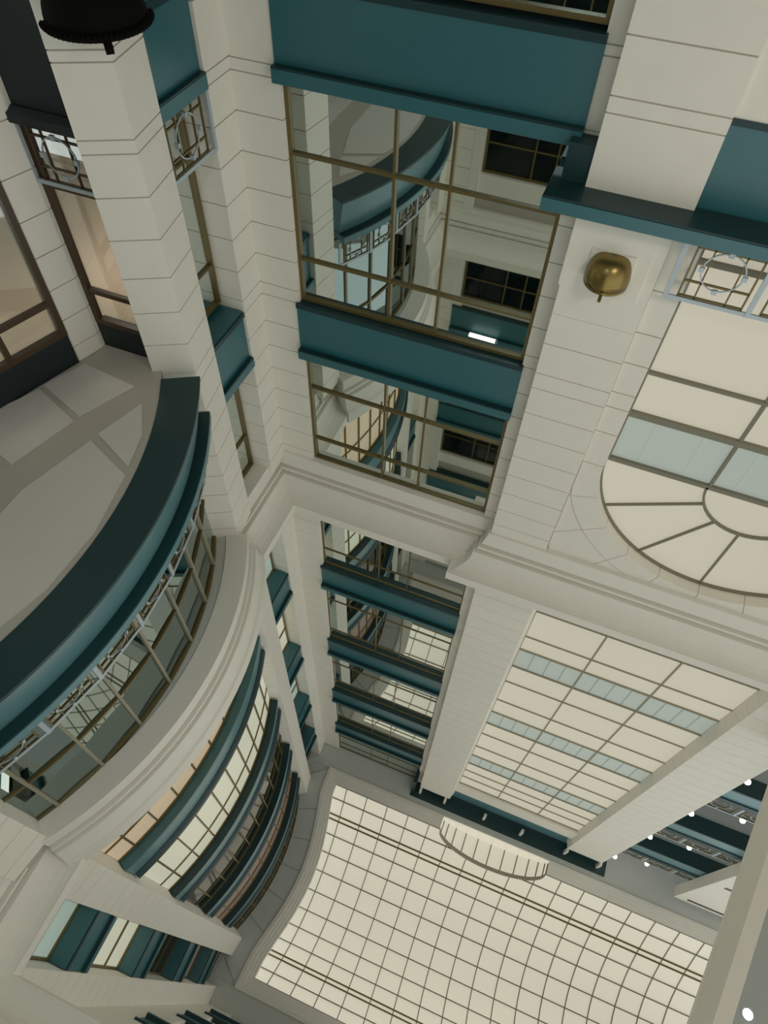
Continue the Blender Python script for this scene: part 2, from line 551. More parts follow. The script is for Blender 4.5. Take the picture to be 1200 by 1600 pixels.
def edge_pt(a):
    """where the ray at angle a from the arch centre leaves the stone panel"""
    c, s = math.cos(a), math.sin(a)
    hx = 3.46; hz = 3.4
    k = min(hx / abs(c) if abs(c) > 1e-6 else 99, hz / s if s > 1e-6 else 99)
    return (AX + c * k, AZ + s * k)


for i in range(NV):
    a0 = math.pi * i / NV + 0.0025; a1 = math.pi * (i + 1) / NV - 0.0025
    for ra, rb in ((AR, AR + 0.55), (AR + 0.565, None)):
        ang = [a0 + (a1 - a0) * k / 4 for k in range(5)]
        inner = [(AX + ra * math.cos(a), AZ + ra * math.sin(a)) for a in ang]
        if rb:
            outer = []
            for a in ang:
                e = edge_pt(a); re = math.hypot(e[0] - AX, e[1] - AZ); r = min(rb, re)
                outer.append((AX + r * math.cos(a), AZ + r * math.sin(a)))
        else:
            outer = []
            for a in ang:
                e = edge_pt(a); re = math.hypot(e[0] - AX, e[1] - AZ); r = max(ra + 0.001, re)
                outer.append((AX + r * math.cos(a), AZ + r * math.sin(a)))
            if all(math.hypot(o[0] - n_[0], o[1] - n_[1]) < 0.02 for o, n_ in zip(outer, inner)): continue
        poly = inner + outer[::-1]
        V = [(x, YP + 0.07, z) for x, z in poly] + [(x, YG + 0.1, z) for x, z in poly]
        n = len(poly)
        mk('voussoir', V, [tuple(range(n)), tuple(range(2 * n - 1, n - 1, -1))] + [(k, (k + 1) % n, n + (k + 1) % n, n + k) for k in range(n)], STONE, wp)
# mortar behind the arched panel (outside the opening) and the wall core
pts = [(AX + (AR + 0.02) * math.cos(math.pi * k / 32), AZ + (AR + 0.02) * math.sin(math.pi * k / 32)) for k in range(33)]
poly = [(AX + AR + 0.02, 5.0)] + pts + [(AX - AR - 0.02, 5.0), (-9.4, 5.0), (-9.4, 13.62), (0.5, 13.62), (0.5, 5.0)]
V = [(x, YP + 0.095, z) for x, z in poly] + [(x, YG + 0.05, z) for x, z in poly]; n = len(poly)
mk('mortar_bed', V, [tuple(range(n)), tuple(range(2 * n - 1, n - 1, -1))] + [(k, (k + 1) % n, n + (k + 1) % n, n + k) for k in range(n)], JOINT, wp)
# wall above the cornice: header and right pilaster
V, F = box(-9.3, 0.4, YP + 0.1, YG + 0.3, 13.5, 16.0); mk('wall_head', V, F, PLASTER, wp)
V, F = box(-7.3, -1.0, YP + 0.25, YG + 0.3, 35.3, 36.5); mk('wall_head', V, F, STONE, wp)
blocks(wp, [(-9.2, YP + 0.8), (-9.1, YP), (-7.32, YP), (-7.2, YP + 0.4)], ZS_UP[:-2] + [37.5], gap=0.01)
V, F = box(-9.2, -7.4, YP + 0.1, YG + 0.5, 13.5, 37.4); mk('wall_core', V, F, STONE, wp)
V, F = box(-0.95, 0.5, YP + 0.1, YG + 0.5, 13.5, 37.4); mk('wall_core', V, F, STONE, wp)
V, F = box(-9.18, 0.9, YG + 0.42, YG + 0.75, 13.5, Z_C); mk('wall_core', V, F, STONE, wp)
V, F = box(-9.3, -0.75, YG + 0.3, YG + 0.5, -1.6, 13.6); mk('wall_core', V, F, STONE, wp)

# arched window: frame, transoms, fan and panes
WIN_N[0] += 1
aw = struct('window_%d' % WIN_N[0])
XW = [AX - AR, -5.22, -3.17, AX + AR]
for x in (AX - AR + 0.03, AX + AR - 0.03):
    V, F = bar((x, YG, 5.1), (x, YG, AZ), 0.07, 0.12, up=(0, 1, 0)); mk('frame_post', V, F, FRAMEB, aw)
FR = [0, 28.5, 59.5, 90, 120.5, 151.5, 180]
V = []; F = []
for k in range(49):
    a = math.pi * k / 48
    for r, y in ((AR - 0.035, YG - 0.06), (AR, YG - 0.06), (AR, YG + 0.06), (AR - 0.035, YG + 0.06)):
        V.append((AX + r * math.cos(a), y, AZ + r * math.sin(a)))
for k in range(48):
    for q in range(4): F.append((4 * k + q, 4 * k + (q + 1) % 4, 4 * k + 4 + (q + 1) % 4, 4 * k + 4 + q))
mk('arch_frame', V, F, FRAMEB, aw)
V = []; F = []
RI = 1.06
for k in range(25):
    a = math.pi * k / 24
    for r, y in ((RI - 0.022, YG - 0.05), (RI + 0.022, YG - 0.05), (RI + 0.022, YG + 0.05), (RI - 0.022, YG + 0.05)):
        V.append((AX + r * math.cos(a), y, AZ + r * math.sin(a)))
for k in range(24):
    for q in range(4): F.append((4 * k + q, 4 * k + (q + 1) % 4, 4 * k + 4 + (q + 1) % 4, 4 * k + 4 + q))
mk('fan_ring', V, F, FRAMEB, aw)
for d in FR[1:-1]:
    a = math.radians(d)
    V, F = bar((AX + RI * math.cos(a), YG, AZ + RI * math.sin(a)), (AX + (AR - 0.05) * math.cos(a), YG, AZ + (AR - 0.05) * math.sin(a)), 0.04, 0.07, up=(0, 1, 0))
    mk('fan_spoke', V, F, FRAMEB, aw)
TZ = [5.1, 7.93, 8.9, 10.16]
for z, w in ((5.76, 0.08), (7.93, 0.06), (8.93, 0.13), (10.2, 0.1)):
    V, F = bar((AX - AR + 0.05, YG, z), (AX + AR - 0.05, YG, z), 0.1, w); mk('transom', V, F, FRAMEB, aw)
for x in XW[1:-1]:
    V, F = bar((x, YG, 5.1), (x, YG, 10.15), 0.06, 0.085, up=(0, 1, 0)); mk('mullion', V, F, FRAMEB, aw)
for i in range(3):
    for j in range(3):
        V, F = box(XW[i] + 0.005, XW[i + 1] - 0.005, YG + 0.02, YG + 0.04, TZ[j] + 0.005, TZ[j + 1] - 0.005)
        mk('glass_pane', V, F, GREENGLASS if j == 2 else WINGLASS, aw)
for x0, x1 in ((-3.1, -1.2),):
    pass
for xx in (-1.75, -2.62, -3.6, -4.6):   # floor edge ghosting behind the green spandrel panes
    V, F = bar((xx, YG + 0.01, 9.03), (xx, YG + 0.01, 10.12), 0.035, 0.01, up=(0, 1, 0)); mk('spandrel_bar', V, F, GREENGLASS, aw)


def sector(r0, r1, a0, a1, n=8):
    P = [(AX + r1 * math.cos(a0 + (a1 - a0) * k / n), AZ + r1 * math.sin(a0 + (a1 - a0) * k / n)) for k in range(n + 1)]
    if r0 > 0:
        P += [(AX + r0 * math.cos(a1 - (a1 - a0) * k / n), AZ + r0 * math.sin(a1 - (a1 - a0) * k / n)) for k in range(n + 1)]
    V = [(x, YG + 0.02, z) for x, z in P] + [(x, YG + 0.04, z) for x, z in P]; n_ = len(P)
    return V, [tuple(range(n_)), tuple(range(2 * n_ - 1, n_ - 1, -1))] + [(k, (k + 1) % n_, n_ + (k + 1) % n_, n_ + k) for k in range(n_)]


for i in range(6):
    V, F = sector(RI, AR, math.radians(FR[i]), math.radians(FR[i + 1])); mk('glass_pane', V, F, WINGLASS, aw)
V, F = sector(0, RI, 0, math.pi, 16); mk('glass_pane', V, F, WINGLASS, aw)

# tall gridded window above the cornice
WIN_N[0] += 1
tw = struct('window_%d' % WIN_N[0])
XT = [-7.23, -5.2, -3.16, -1.14]
ZT = [14.9, 16.9, 18.5, 19.4, 20.7, 22.0, 23.75, 25.0, 26.3, 27.6, 29.3, 30.6, 31.85, 33.0, 34.1, 35.3]
GREENROW = (3, 7, 11)
for i in range(3):
    for j in range(len(ZT) - 1):
        g = j in GREENROW
        V, F = box(XT[i] + 0.004, XT[i + 1] - 0.004, YG + 0.02, YG + 0.04, ZT[j] + 0.004, ZT[j + 1] - 0.004)
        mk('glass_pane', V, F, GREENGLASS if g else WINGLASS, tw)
        if g:
            for k in range(1, 4):
                x = XT[i] + (XT[i + 1] - XT[i]) * k / 4
                V, F = bar((x, YG + 0.01, ZT[j]), (x, YG + 0.01, ZT[j + 1]), 0.03, 0.012, up=(0, 1, 0)); mk('spandrel_bar', V, F, STEEL, tw)
for x in XT:
    V, F = bar((x, YG, 14.9), (x, YG, 35.3), 0.045, 0.05, up=(0, 1, 0)); mk('mullion', V, F, FRAMEL, tw)
for j, z in enumerate(ZT):
    w = 0.06 if (j in GREENROW or j - 1 in GREENROW or j == len(ZT) - 1) else 0.022
    V, F = bar((XT[0], YG, z), (XT[-1], YG, z), 0.06, w); mk('transom', V, F, FRAMEL, tw)

# teal entablature across the pier
eb = thing('entablature_beam', 'Dark teal ledge beam across the pale pier below the brass wall lamp', 'beam', (-1.0, 9.4, 4.88))
V, F = sweep([(-9.3, YP), (0.7, YP), (0.7, 10.0)], [(-0.1, 4.9), (0.46, 4.9), (0.46, 5.08), (-0.1, 5.08)])
mk('ledge', V, F, TEAL, eb)
V, F = sweep([(-9.3, YP), (0.7, YP), (0.7, 10.0)], [(-0.1, 4.87), (0.45, 4.87), (0.45, 4.9), (-0.1, 4.9)])
mk('ledge_shade_strip', V, F, TEALD, eb)  # thin strip; darker teal stands in for shade below the ledge
V, F = box(0.64, 1.02, 9.66, 9.98, 4.36, 4.92); mk('return_block', V, F, TEALD, eb)  # shade on the block put into its darker teal
st = thing('storefront_fascia', 'Dark teal fascia panel recessed right of the lower pier', 'fascia', (-4, 9.8, 3.8))
V, F = box(-9.3, -0.84, YP + 0.12, YP + 0.3, 3.75, 4.97); mk('fascia_panel', V, F, TEAL, st)
V, F = box(-9.3, -0.84, YP + 0.08, YP + 0.25, 3.72, 3.8); mk('fascia_flange', V, F, TEALD, st)
V, F = box(-9.3, -0.8, YP + 0.1, YP + 0.4, -1.6, 3.72); mk('wall_base', V, F, STONE, wp)


# slot under the ceiling along the pavilion: teal fascia, dark soffit, small white brackets
def ceiling_slot(mirrored):
    global MIR
    MIR = mirrored
    t = thing('ceiling_slot', 'Dark teal slot under the ceiling ' + ('along the rear wall, cut by the frame' if mirrored else 'above the tall gridded window'), 'slot', (-4, 9.6, 37.8))
    V, F = box(-9.5, 1.03, 9.2, 10.2, Z_C - 0.06, Z_C + 0.02); mk('slot_soffit', V, F, TEALD, t)
    V, F = box(-7.4, -0.9, 10.02, 10.3, 36.5, Z_C - 0.06); mk('slot_fascia', V, F, TEALL, t)
    V, F = box(0.86, 1.03, 9.4, 10.2, 36.3, Z_C - 0.06); mk('slot_end', V, F, TEALD, t)
    for x in (0.55, -0.82, -3.0, -5.0, -7.35, -9.05):
        V, F = box(x - 0.06, x + 0.06, 9.45, 9.62, 37.45, Z_C - 0.05); mk('bracket', V, F, PLASTER, t)
    MIR = False


ceiling_slot(False)
ceiling_slot(True)

# ------------------------------------------------------------------ right-hand wall: corner windows, piers, shop recess
# pier outline (window recess -> hall face -> slanted face -> recess window)
P_P = [(6.98, 8.0), (6.32, 8.0), (6.2, 7.2), (6.84, 6.86), (6.95, 7.12)]
UPPER = 14.4
BAYB = [('curved', 18.72, 19.95), ('curved', 24.1, 25.3), ('curved', 29.3, 30.5), ('curved', 33.9, 35.0)]


def side(mirrored):
    global MIR
    MIR = mirrored
    w = struct('wall_right' if not mirrored else 'wall_right_far')
    blocks(w, P_P, ZS_LOW); blocks(w, P_P[:4], ZS_UP, gap=0.012)
    V, F = prism([(6.9, 8.0), (6.42, 7.95), (6.32, 7.28), (6.84, 7.02), (7.0, 7.15)], -1.6, Z_C); mk('pier_core', V, F, JOINT, w)
    V, F = box(7.02, 7.4, 7.6, 9.6, -1.6, Z_C); mk('wall_core', V, F, SHOP, w)
    place = 'near the far pier' if mirrored else 'beside the tall corner pier'
    for k, (z0, z1) in enumerate(LV):
        band('sill_band', '%s short teal band in the narrow window strip %s' % (ORD[k].capitalize(), place), 'spandrel',
             [(6.45, 9.27), (6.45, 8.02)], z0, z1, 'teal bands ' + place, lip=0.1)
        # deep underside from glass to fascia
    V, F = box(6.5, 7.0, 8.0, 9.29, 13.4, 14.9); mk('wall_head', V, F, PLASTER, w)
    zsets = [[4.5, 5.6, 7.6, 8.44], [9.9, 12.3, 13.4], [14.9, 17.6, 18.64], [19.95, 22.8, 24.04], [25.35, 28.2, 29.24], [30.6, 33, 33.8], [35.0, 37, Z_C - 0.02]]
    for i, zs in enumerate(zsets):
        gl = MIRROR if i < 2 else [PALEWIN, CREAMWIN, DGLASS, UMBERWIN, DGLASS][i - 2] if mirrored else [PALEWIN, CREAMWIN, PALEWIN, DGLASS, DGLASS][i - 2]
        window(((6.94, 9.27), (6.94, 8.02)), zs, [], gl, fw=0.05, mw=0.045, tilt=0.004)
    for z0, z1 in LV:
        V, F = box(6.44, 7.0, 8.02, 9.27, z0 - 0.08, z0 + 0.02); mk('sill_soffit', V, F, TEAL, w)
    MIR = False


side(False)
side(True)

# recess under the bay: polygonal shop front
REC = [(7.1, 7.12), (8.05, 7.08)]
PIL = [(8.0, 7.2), (7.99, 7.03), (8.13, 6.58), (8.3, 6.5)]
WIN1 = ((8.15, 6.56), (8.78, 4.6))


def recess(mirrored):
    global MIR
    MIR = mirrored
    w = struct('wall_recess' if not mirrored else 'wall_recess_far')
    blocks(w, PIL, [-1.6, -0.6, 0.4, 1.4, 2.3, 3.25, 4.32, 5.0, 5.62, 6.2, 6.78, 7.35, 7.9, 8.22], t=0.07)
    window(((6.92, 7.16), (8.0, 7.16)), [4.35, 5.25, 7.05, 7.72], [], CGLASS, frame=BROWN, fw=0.1, mw=0.09)
    window(WIN1, [3.0, 4.6, 6.95, 7.6], [0.5], CGLASS, frame=BROWN, fw=0.1, mw=0.09)
    V, F = prism([(8.78, 4.6), (8.98, 4.6), (8.98, 3.65), (8.78, 3.65)], -1.6, 8.22); mk('wall_pier', V, F, STONE, w)
    V, F = sweep([(6.9, 7.14), (8.0, 7.14)], rect(-0.2, 0.02, 7.72, 8.3)); mk('window_head', V, F, TEALSHADE, w)
    V, F = sweep([WIN1[0], WIN1[1]], rect(-0.2, 0.02, 7.6, 8.3)); mk('window_head', V, F, TEALSHADE, w)
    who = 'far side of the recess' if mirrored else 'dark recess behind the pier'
    t = thing('shopfront_band', 'Shade-darkened teal shopfront band in the ' + who, 'fascia', (7.5, 7.1, 2.9))
    V, F = sweep([(6.9, 7.12), (8.0, 7.12)], rect(-0.2, 0.0, 2.6, 4.2)); mk('fascia', V, F, TEALSHADE, t)
    V, F = sweep([(6.9, 7.12), (8.06, 7.12)], [(-0.2, 4.18), (0.03, 4.18), (0.14, 4.24), (0.14, 4.36), (-0.2, 4.36)]); mk('lip', V, F, TEALSHADE, t)
    # shop interior seen through the glass
    V, F = prism([(7.05, 7.3), (8.05, 7.3), (8.4, 6.7), (9.1, 4.6), (9.1, 3.65), (13, 3.65), (13, 12), (7.45, 12), (7.45, 7.3)], 8.0, 8.2); mk('shop_ceiling', V, F, SHOP, w)
    MIR = False


recess(False)
recess(True)

# round bay: soffit, balcony, window ribbon, upper bands
Y1B, Y0B = 7.06, YM - 7.06
OUT = arc(4.97, 3.25, 7.5, Y1B, Y0B)      # lower balcony outer edge
wb = struct('wall_bay')
ins = [(x, y) for x, y in offs(OUT, -0.665)]
poly = ins + [(6.9, YM - 7.25), (8.1, YM - 7.25), (8.25, YM - 6.56), (8.9, YM - 4.6), (8.9, 4.6), (8.25, 6.56), (8.1, 7.25), (6.9, 7.25)]
so = struct('ceiling_recess')
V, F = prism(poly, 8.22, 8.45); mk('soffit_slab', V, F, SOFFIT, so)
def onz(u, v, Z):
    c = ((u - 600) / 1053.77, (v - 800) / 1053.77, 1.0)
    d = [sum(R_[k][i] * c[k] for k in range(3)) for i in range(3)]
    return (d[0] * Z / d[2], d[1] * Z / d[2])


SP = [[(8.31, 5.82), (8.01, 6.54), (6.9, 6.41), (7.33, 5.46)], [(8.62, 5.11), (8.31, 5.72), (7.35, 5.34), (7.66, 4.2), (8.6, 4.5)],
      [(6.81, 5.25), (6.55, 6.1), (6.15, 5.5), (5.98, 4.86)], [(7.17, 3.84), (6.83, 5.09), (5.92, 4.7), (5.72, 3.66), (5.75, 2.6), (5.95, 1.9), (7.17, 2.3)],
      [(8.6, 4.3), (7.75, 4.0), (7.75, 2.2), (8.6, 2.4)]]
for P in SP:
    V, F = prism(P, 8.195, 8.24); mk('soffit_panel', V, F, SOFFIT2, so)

cb = thing('curved_balcony', 'Broad teal curved balcony front bulging into the hall below the window ribbon', 'balcony', (5.6, 3.6, 8.2))
V, F = sweep(OUT, [(-0.66, 8.2), (0.0, 8.2), (0.0, 8.26), (-0.66, 8.26)]); mk('soffit_ring', V, F, TEALD, cb)  # darker teal carries the shade of the down-facing ring
V, F = sweep(OUT, [(-0.6, 8.26), (0.0, 8.26), (-0.19, 9.06), (-0.6, 9.06)]); mk('fascia', V, F, TEALL, cb, smooth=False)
V, F = sweep(OUT, [(-0.6, 9.085), (0.02, 9.085), (0.02, 9.23), (-0.6, 9.23)]); mk('lip', V, F, TEALL, cb)  # lighter teal stands in for the reflection on the lip front
V, F = sweep(OUT, [(-0.6, 9.06), (0.01, 9.06), (0.01, 9.085), (-0.6, 9.085)]); mk('lip_shade_strip', V, F, TEALD, cb)  # dark strip added in place of shade under the balcony lip
V, F = sweep(OUT, [(-1.6, 8.47), (-0.68, 8.47), (-0.68, 9.2), (-1.6, 9.2)]); mk('bay_spandrel', V, F, STONE, wb)

GL = arc(5.74, 3.45, 6.9, 7.1, YM - 7.1, 30)


def ribbon(P, zs, name_every, glass, frame=BRONZE, rail=BRONZE, fw=0.07, mw=0.06, first=0):
    """curved ribbon window: one pane per facet group"""
    WIN_N[0] += 1
    w = struct('window_%d' % WIN_N[0])
    N = len(P) - 1
    idx = list(range(first, N, name_every))
    for z, hh in [(zs[0] + fw / 2, fw), (zs[-1] - fw, fw * 2)] + [(z, mw) for z in zs[1:-1]]:
        V, F = sweep(P, rect(-0.03, 0.025, z - hh / 2, z + hh / 2)); mk('transom', V, F, rail, w)
    for i in idx:
        a = P[i]; n_ = offs(P, 1.0)[i]; up = (n_[0] - a[0], n_[1] - a[1], 0)
        V, F = bar((a[0], a[1], zs[0]), (a[0], a[1], zs[-1]), mw, 0.08, up=up); mk('mullion', V, F, frame, w)
    cuts = sorted(set([0] + idx + [N]))
    for a, b in zip(cuts[:-1], cuts[1:]):
        for j in range(len(zs) - 1):
            V, F = sweep([P[a], P[b]], rect(-0.03, -0.01, zs[j], zs[j + 1])); mk('glass_pane', V, F, glass, w)
    return w


ribbon(GL, [9.25, 12.0, 13.5], 4, MIRROR2, frame=FRAMEL, fw=0.05, mw=0.055, first=4)
V, F = prism(offs(GL, -0.3) + arc(5.10, 3.8, 7.0, 7.3, YM - 7.3, 30)[::-1], 13.5, 13.7); mk('bay_soffit', V, F, CEIL, wb)

# upper bay floors
UB = arc(5.66, 3.75, 9.2, Y1B, Y0B)
UG = offs(UB, -0.28)
names4 = ['lowest', 'second', 'third', 'topmost']
for k, (_, z0, z1) in enumerate(BAYB):
    t = thing('curved_spandrel', '%s curved teal spandrel band of the upper round bay above the cornice' % names4[k].capitalize(), 'spandrel', (5.9, 3.7, z0), 'curved spandrels of the upper bay')
    V, F = sweep(UB, [(-0.45, z0), (0.0, z0), (0.0, z0 + 0.08), (-0.45, z0 + 0.08)]); mk('soffit_ring', V, F, TEALD if k else TEAL, t)  # darker teal paints shade on undersides; lowest ring kept lighter for window light
    V, F = sweep(UB, [(-0.4, z0 + 0.08), (0.0, z0 + 0.08), (-0.06, z1 - 0.3), (-0.4, z1 - 0.3)]); mk('fascia', V, F, TEALL, t)
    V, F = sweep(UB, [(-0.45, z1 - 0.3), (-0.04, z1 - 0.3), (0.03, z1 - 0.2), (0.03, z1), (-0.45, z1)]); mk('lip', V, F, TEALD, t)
zz = [14.6] + [z for b in BAYB for z in (b[1], b[2])] + [Z_C]
for k in range(5):
    a, b = zz[2 * k], zz[2 * k + 1]
    ribbon(UG, [a, a + (b - a) * 0.72, b], 3, [WARMWIN, CREAMWIN, DGLASS, UMBERWIN, DGLASS][k], fw=0.05, mw=0.05, first=2)
V, F = sweep(offs(UG, -0.2), rect(-0.2, -0.0, 14.4, Z_C)); mk('bay_core', V, F, DARKIN, wb)

# ------------------------------------------------------------------ main cornice all round the hall
CO1 = [(-9.3, 9.6), (0.63, 9.6), (0.63, 10.0), (6.6, 10.0), (6.6, 7.25)]
CO2 = [(6.6, YM - 7.25), (6.6, YM - 10.0), (0.5, YM - 10.0)]
for trim_name, CO in (('trim_2', CO1), ('trim_3', CO2)):
    V, F = sweep(CO, [(-0.35, 13.42), (0.05, 13.42), (0.05, 13.5), (0.10, 13.66), (0.14, 13.80), (0.08, 13.81), (0.08, 13.87), (0.21, 13.87), (0.21, 13.96), (0.14, 13.97), (0.14, 14.03), (0.29, 14.03), (0.29, 14.10),
                  (0.31, 14.24), (0.36, 14.38), (0.46, 14.51), (0.60, 14.58), (0.70, 14.60), (0.76, 14.60), (0.76, 14.9), (-0.35, 14.92)])
    mk(trim_name, V, F, PLASTER, kind='structure')
BB = arc(5.08, 3.8, 7.0, 7.32, YM - 7.32, 30)
V, F = sweep(BB, [(-0.5, 13.45), (0.0, 13.45), (0.0, 13.80), (-0.05, 13.81), (-0.05, 13.87), (0.07, 13.87), (0.07, 13.95), (0.01, 13.96), (0.01, 14.02), (0.13, 14.02), (0.13, 14.10),
                  (0.145, 14.24), (0.17, 14.38), (0.21, 14.48), (0.27, 14.52), (0.27, 14.9), (-0.9, 14.92), (-0.9, 14.6)])
mk('trim_4', V, F, PLASTER, kind='structure')


# ------------------------------------------------------------------ decorative grilles
def grille(name, label, pos, L, units, z0, z1, group=None, post=STEEL, barm=BRONZE, lead=True):
    """pos(s, n) -> (x, y); ring in every unit, posts between units"""
    x0, y0 = pos(L / 2, 0)
    rt = 0.009
    t = thing(name, label, 'grille', (x0, y0, z0), group)
    H = z1 - z0

    def b(s0, za, s1, zb, w, M, nm, n=0.0):
        p = pos(s0, n); q = pos(s1, n); o = pos(s0, n + 1)
        up = (o[0] - p[0], o[1] - p[1], 0)
        V, F = bar((p[0], p[1], za), (q[0], q[1], zb), w, 0.035, up=up); mk(nm, V, F, M, t)
    U = L / units
    for k in range(units + 1):
        b(k * U, z0, k * U, z1, 0.07, post, 'post', 0.03)
    for k in range(units):
        s0, s1 = k * U, (k + 1) * U
        b(s0, z1 - 0.03, s1, z1 - 0.03, 0.06, post, 'top_rail', 0.02)
        i0, i1 = s0 + 0.14 * U, s1 - 0.09 * U
        for f in (0.17, 0.68, 0.92): b(i0, z0 + H * f, i1, z0 + H * f, 0.025, barm, 'rail')
        b(i0, z0, i0, z1 - 0.06, 0.025, barm, 'upright'); b(i1, z0, i1, z1 - 0.06, 0.025, barm, 'upright')
        b(i0 + 0.2 * U, z0, i0 + 0.2 * U, z1 - 0.06, 0.02, barm, 'upright'); b(i1 - 0.2 * U, z0, i1 - 0.2 * U, z1 - 0.06, 0.02, barm, 'upright')
        r = min(0.25 * U, 0.34 * H); sc = (i0 + i1) / 2; zc = z0 + H * 0.46
        V = []; F = []
        for i in range(20):
            a = 2 * math.pi * i / 20
            for rr, n in ((r - rt, 0.02), (r + rt, 0.02), (r + rt, 0.0), (r - rt, 0.0)):
                p = pos(sc + rr * math.cos(a), n); V.append((p[0], p[1], zc + rr * math.sin(a)))
        for i in range(20):
            for q in range(4): F.append((4 * i + q, 4 * i + (q + 1) % 4, (4 * i + 4 + (q + 1) % 4) % 80, (4 * i + 4 + q) % 80))
        ring = mk('ring', V, F, post, t)
        for a in (0, math.pi / 2, math.pi, 1.5 * math.pi):
            p = pos(sc + r * math.cos(a), 0.03)
            V, F = box(p[0] - 0.035, p[0] + 0.035, p[1] - 0.02, p[1] + 0.02, zc + r * math.sin(a) - 0.035, zc + r * math.sin(a) + 0.035); mk('stud', V, F, post, ring)
    return t


grille('window_grille', 'Olive metal grille with a ring at the foot of the big arched window', lambda s, n: (-0.9 - s, 9.45 - n), 7.0, 6, 5.08, 6.1)
grille('window_grille', 'Small ringed metal grille on the narrow window strip beside the pier', lambda s, n: (6.42 - n, 9.25 - s), 1.22, 1, 4.5, 5.4)
grille('window_grille', 'Brown ringed grille in the dark recess left of the tall pier', lambda s, n: (8.0 - s, 7.08 - n), 1.1, 1, 4.37, 5.2, barm=BROWN)


def arcpos(P, n0):
    Q = offs(P, n0); d = [0]
    for a, b in zip(Q[:-1], Q[1:]): d.append(d[-1] + math.hypot(b[0] - a[0], b[1] - a[1]))

    def f(s, n):
        s = max(0, min(d[-1] - 1e-6, s))
        i = max(k for k in range(len(d) - 1) if d[k] <= s)
        u = (s - d[i]) / (d[i + 1] - d[i]); a, b = Q[i], Q[i + 1]
        tx, ty = (b[0] - a[0]), (b[1] - a[1]); l = math.hypot(tx, ty)
        return (a[0] + tx * u + ty / l * n, a[1] + ty * u - tx / l * n)
    return f, d[-1]


f_, L_ = arcpos(OUT, -0.2)
grille('balcony_grille', 'Curved metal grille with rings and pale posts along the balcony lip', f_, L_, 7, 9.3, 9.95)

# ------------------------------------------------------------------ wall lamps
def bowl_lamp(name, label, c, nrm, rx, ry, rz, M, beads=False, spike=True, plate=True):
    """half bowl on a wall: c = centre of the rim on the wall, nrm = plan direction off the wall"""
    t = thing(name, label, 'wall lamp', c)
    n = Vector((nrm[0], nrm[1], 0)).normalized(); s = Vector((-n.y, n.x, 0)); C = Vector(c)
    V = []; F = []
    A, B = 24, 8
    for j in range(B + 1):
        b = math.pi / 2 * j / B
        for i in range(A + 1):
            a = math.pi * i / A
            rr = max(0.0, math.cos(b)) ** 0.5
            V.append(tuple(C + s * (rx * rr * math.cos(a)) + n * (ry * rr * math.sin(a) + 0.02) - Vector((0, 0, rz * math.sin(b)))))
    for j in range(B):
        for i in range(A):
            k = j * (A + 1) + i; F.append((k, k + 1, k + A + 2, k + A + 1))
    o = mk('bowl', V, F, M, t, smooth=True)
    so_ = o.modifiers.new('thick', 'SOLIDIFY'); so_.thickness = 0.02
    V = []; F = []
    for i in range(A + 1):
        a = math.pi * i / A
        for rr, dz in ((1.0, -0.03), (1.05, -0.02), (1.05, 0.04), (0.98, 0.04)):
            V.append(tuple(C + s * (rx * rr * math.cos(a)) + n * (ry * rr * math.sin(a) + 0.02) + Vector((0, 0, dz))))
    for i in range(A):
        for q in range(4): F.append((4 * i + q, 4 * i + (q + 1) % 4, 4 * i + 4 + (q + 1) % 4, 4 * i + 4 + q))
    rim = mk('rim', V, F, M, t)
    if spike:
        p = C + n * (ry * 1.03)
        V, F = bar(tuple(p - n * 0.05), tuple(p + n * 0.10 + Vector((0, 0, 0.10))), 0.05 * rx / 0.32, 0.05 * rx / 0.32); mk('finial', V, F, M, t)
    if beads:
        for i in range(31):
            a = math.pi * (i + 0.5) / 31
            p = C + s * (rx * 1.06 * math.cos(a)) + n * (ry * 1.06 * math.sin(a) + 0.02)
            r = 0.045
            V = [tuple(p + Vector(q) * r) for q in ((1, 0, 0), (0, 1, 0), (-1, 0, 0), (0, -1, 0), (0, 0, 1), (0, 0, -1))]
            F = [(0, 1, 4), (1, 2, 4), (2, 3, 4), (3, 0, 4), (1, 0, 5), (2, 1, 5), (3, 2, 5), (0, 3, 5)]
            mk('bead', V, F, M, rim)
    if plate:
        q0 = C - s * (rx * 1.02); q1 = C + s * (rx * 1.02)
        V = []
        for q in (q0, q1):
            for dn in (0, 0.03):
                for dz in (-rz * 1.05, 0.02): V.append(tuple(q + n * dn + Vector((0, 0, dz))))
        F = [(0, 1, 3, 2), (4, 6, 7, 5), (0, 4, 5, 1), (2, 3, 7, 6), (0, 2, 6, 4), (1, 5, 7, 3)]
        mk('back_plate', V, F, PLASTER, t)
    return t


bowl_lamp('bowl_sconce', 'Brass half-bowl wall lamp on the pale block beside the arched window', (-0.02, YP - 0.05, 6.12), (0, -1), 0.32, 0.36, 0.42, BRASS)
bowl_lamp('bowl_sconce', 'Half-bowl lamp with beaded rim on the near pier, silhouetted', (6.2, 7.12, 2.95), (-0.7, -0.714), 0.56, 0.6, 0.45, BLACK, beads=True, plate=False)

# fluorescent tube on the rear wall (shows in the front window reflection)
MIR = True
ft = thing('fluorescent_tube', 'White fluorescent tube on a teal ledge, mirrored in the front window', 'tube lamp', (4.0, 9.75, 19.2))
V, F = bar((3.5, 9.7, 18.5), (4.65, 9.7, 18.5), 0.14, 0.14); mk('tube', V, F, TUBE, ft)
V, F = bar((3.42, 9.7, 18.5), (3.5, 9.7, 18.5), 0.16, 0.16); mk('end_cap', V, F, STEEL, ft)
MIR = False

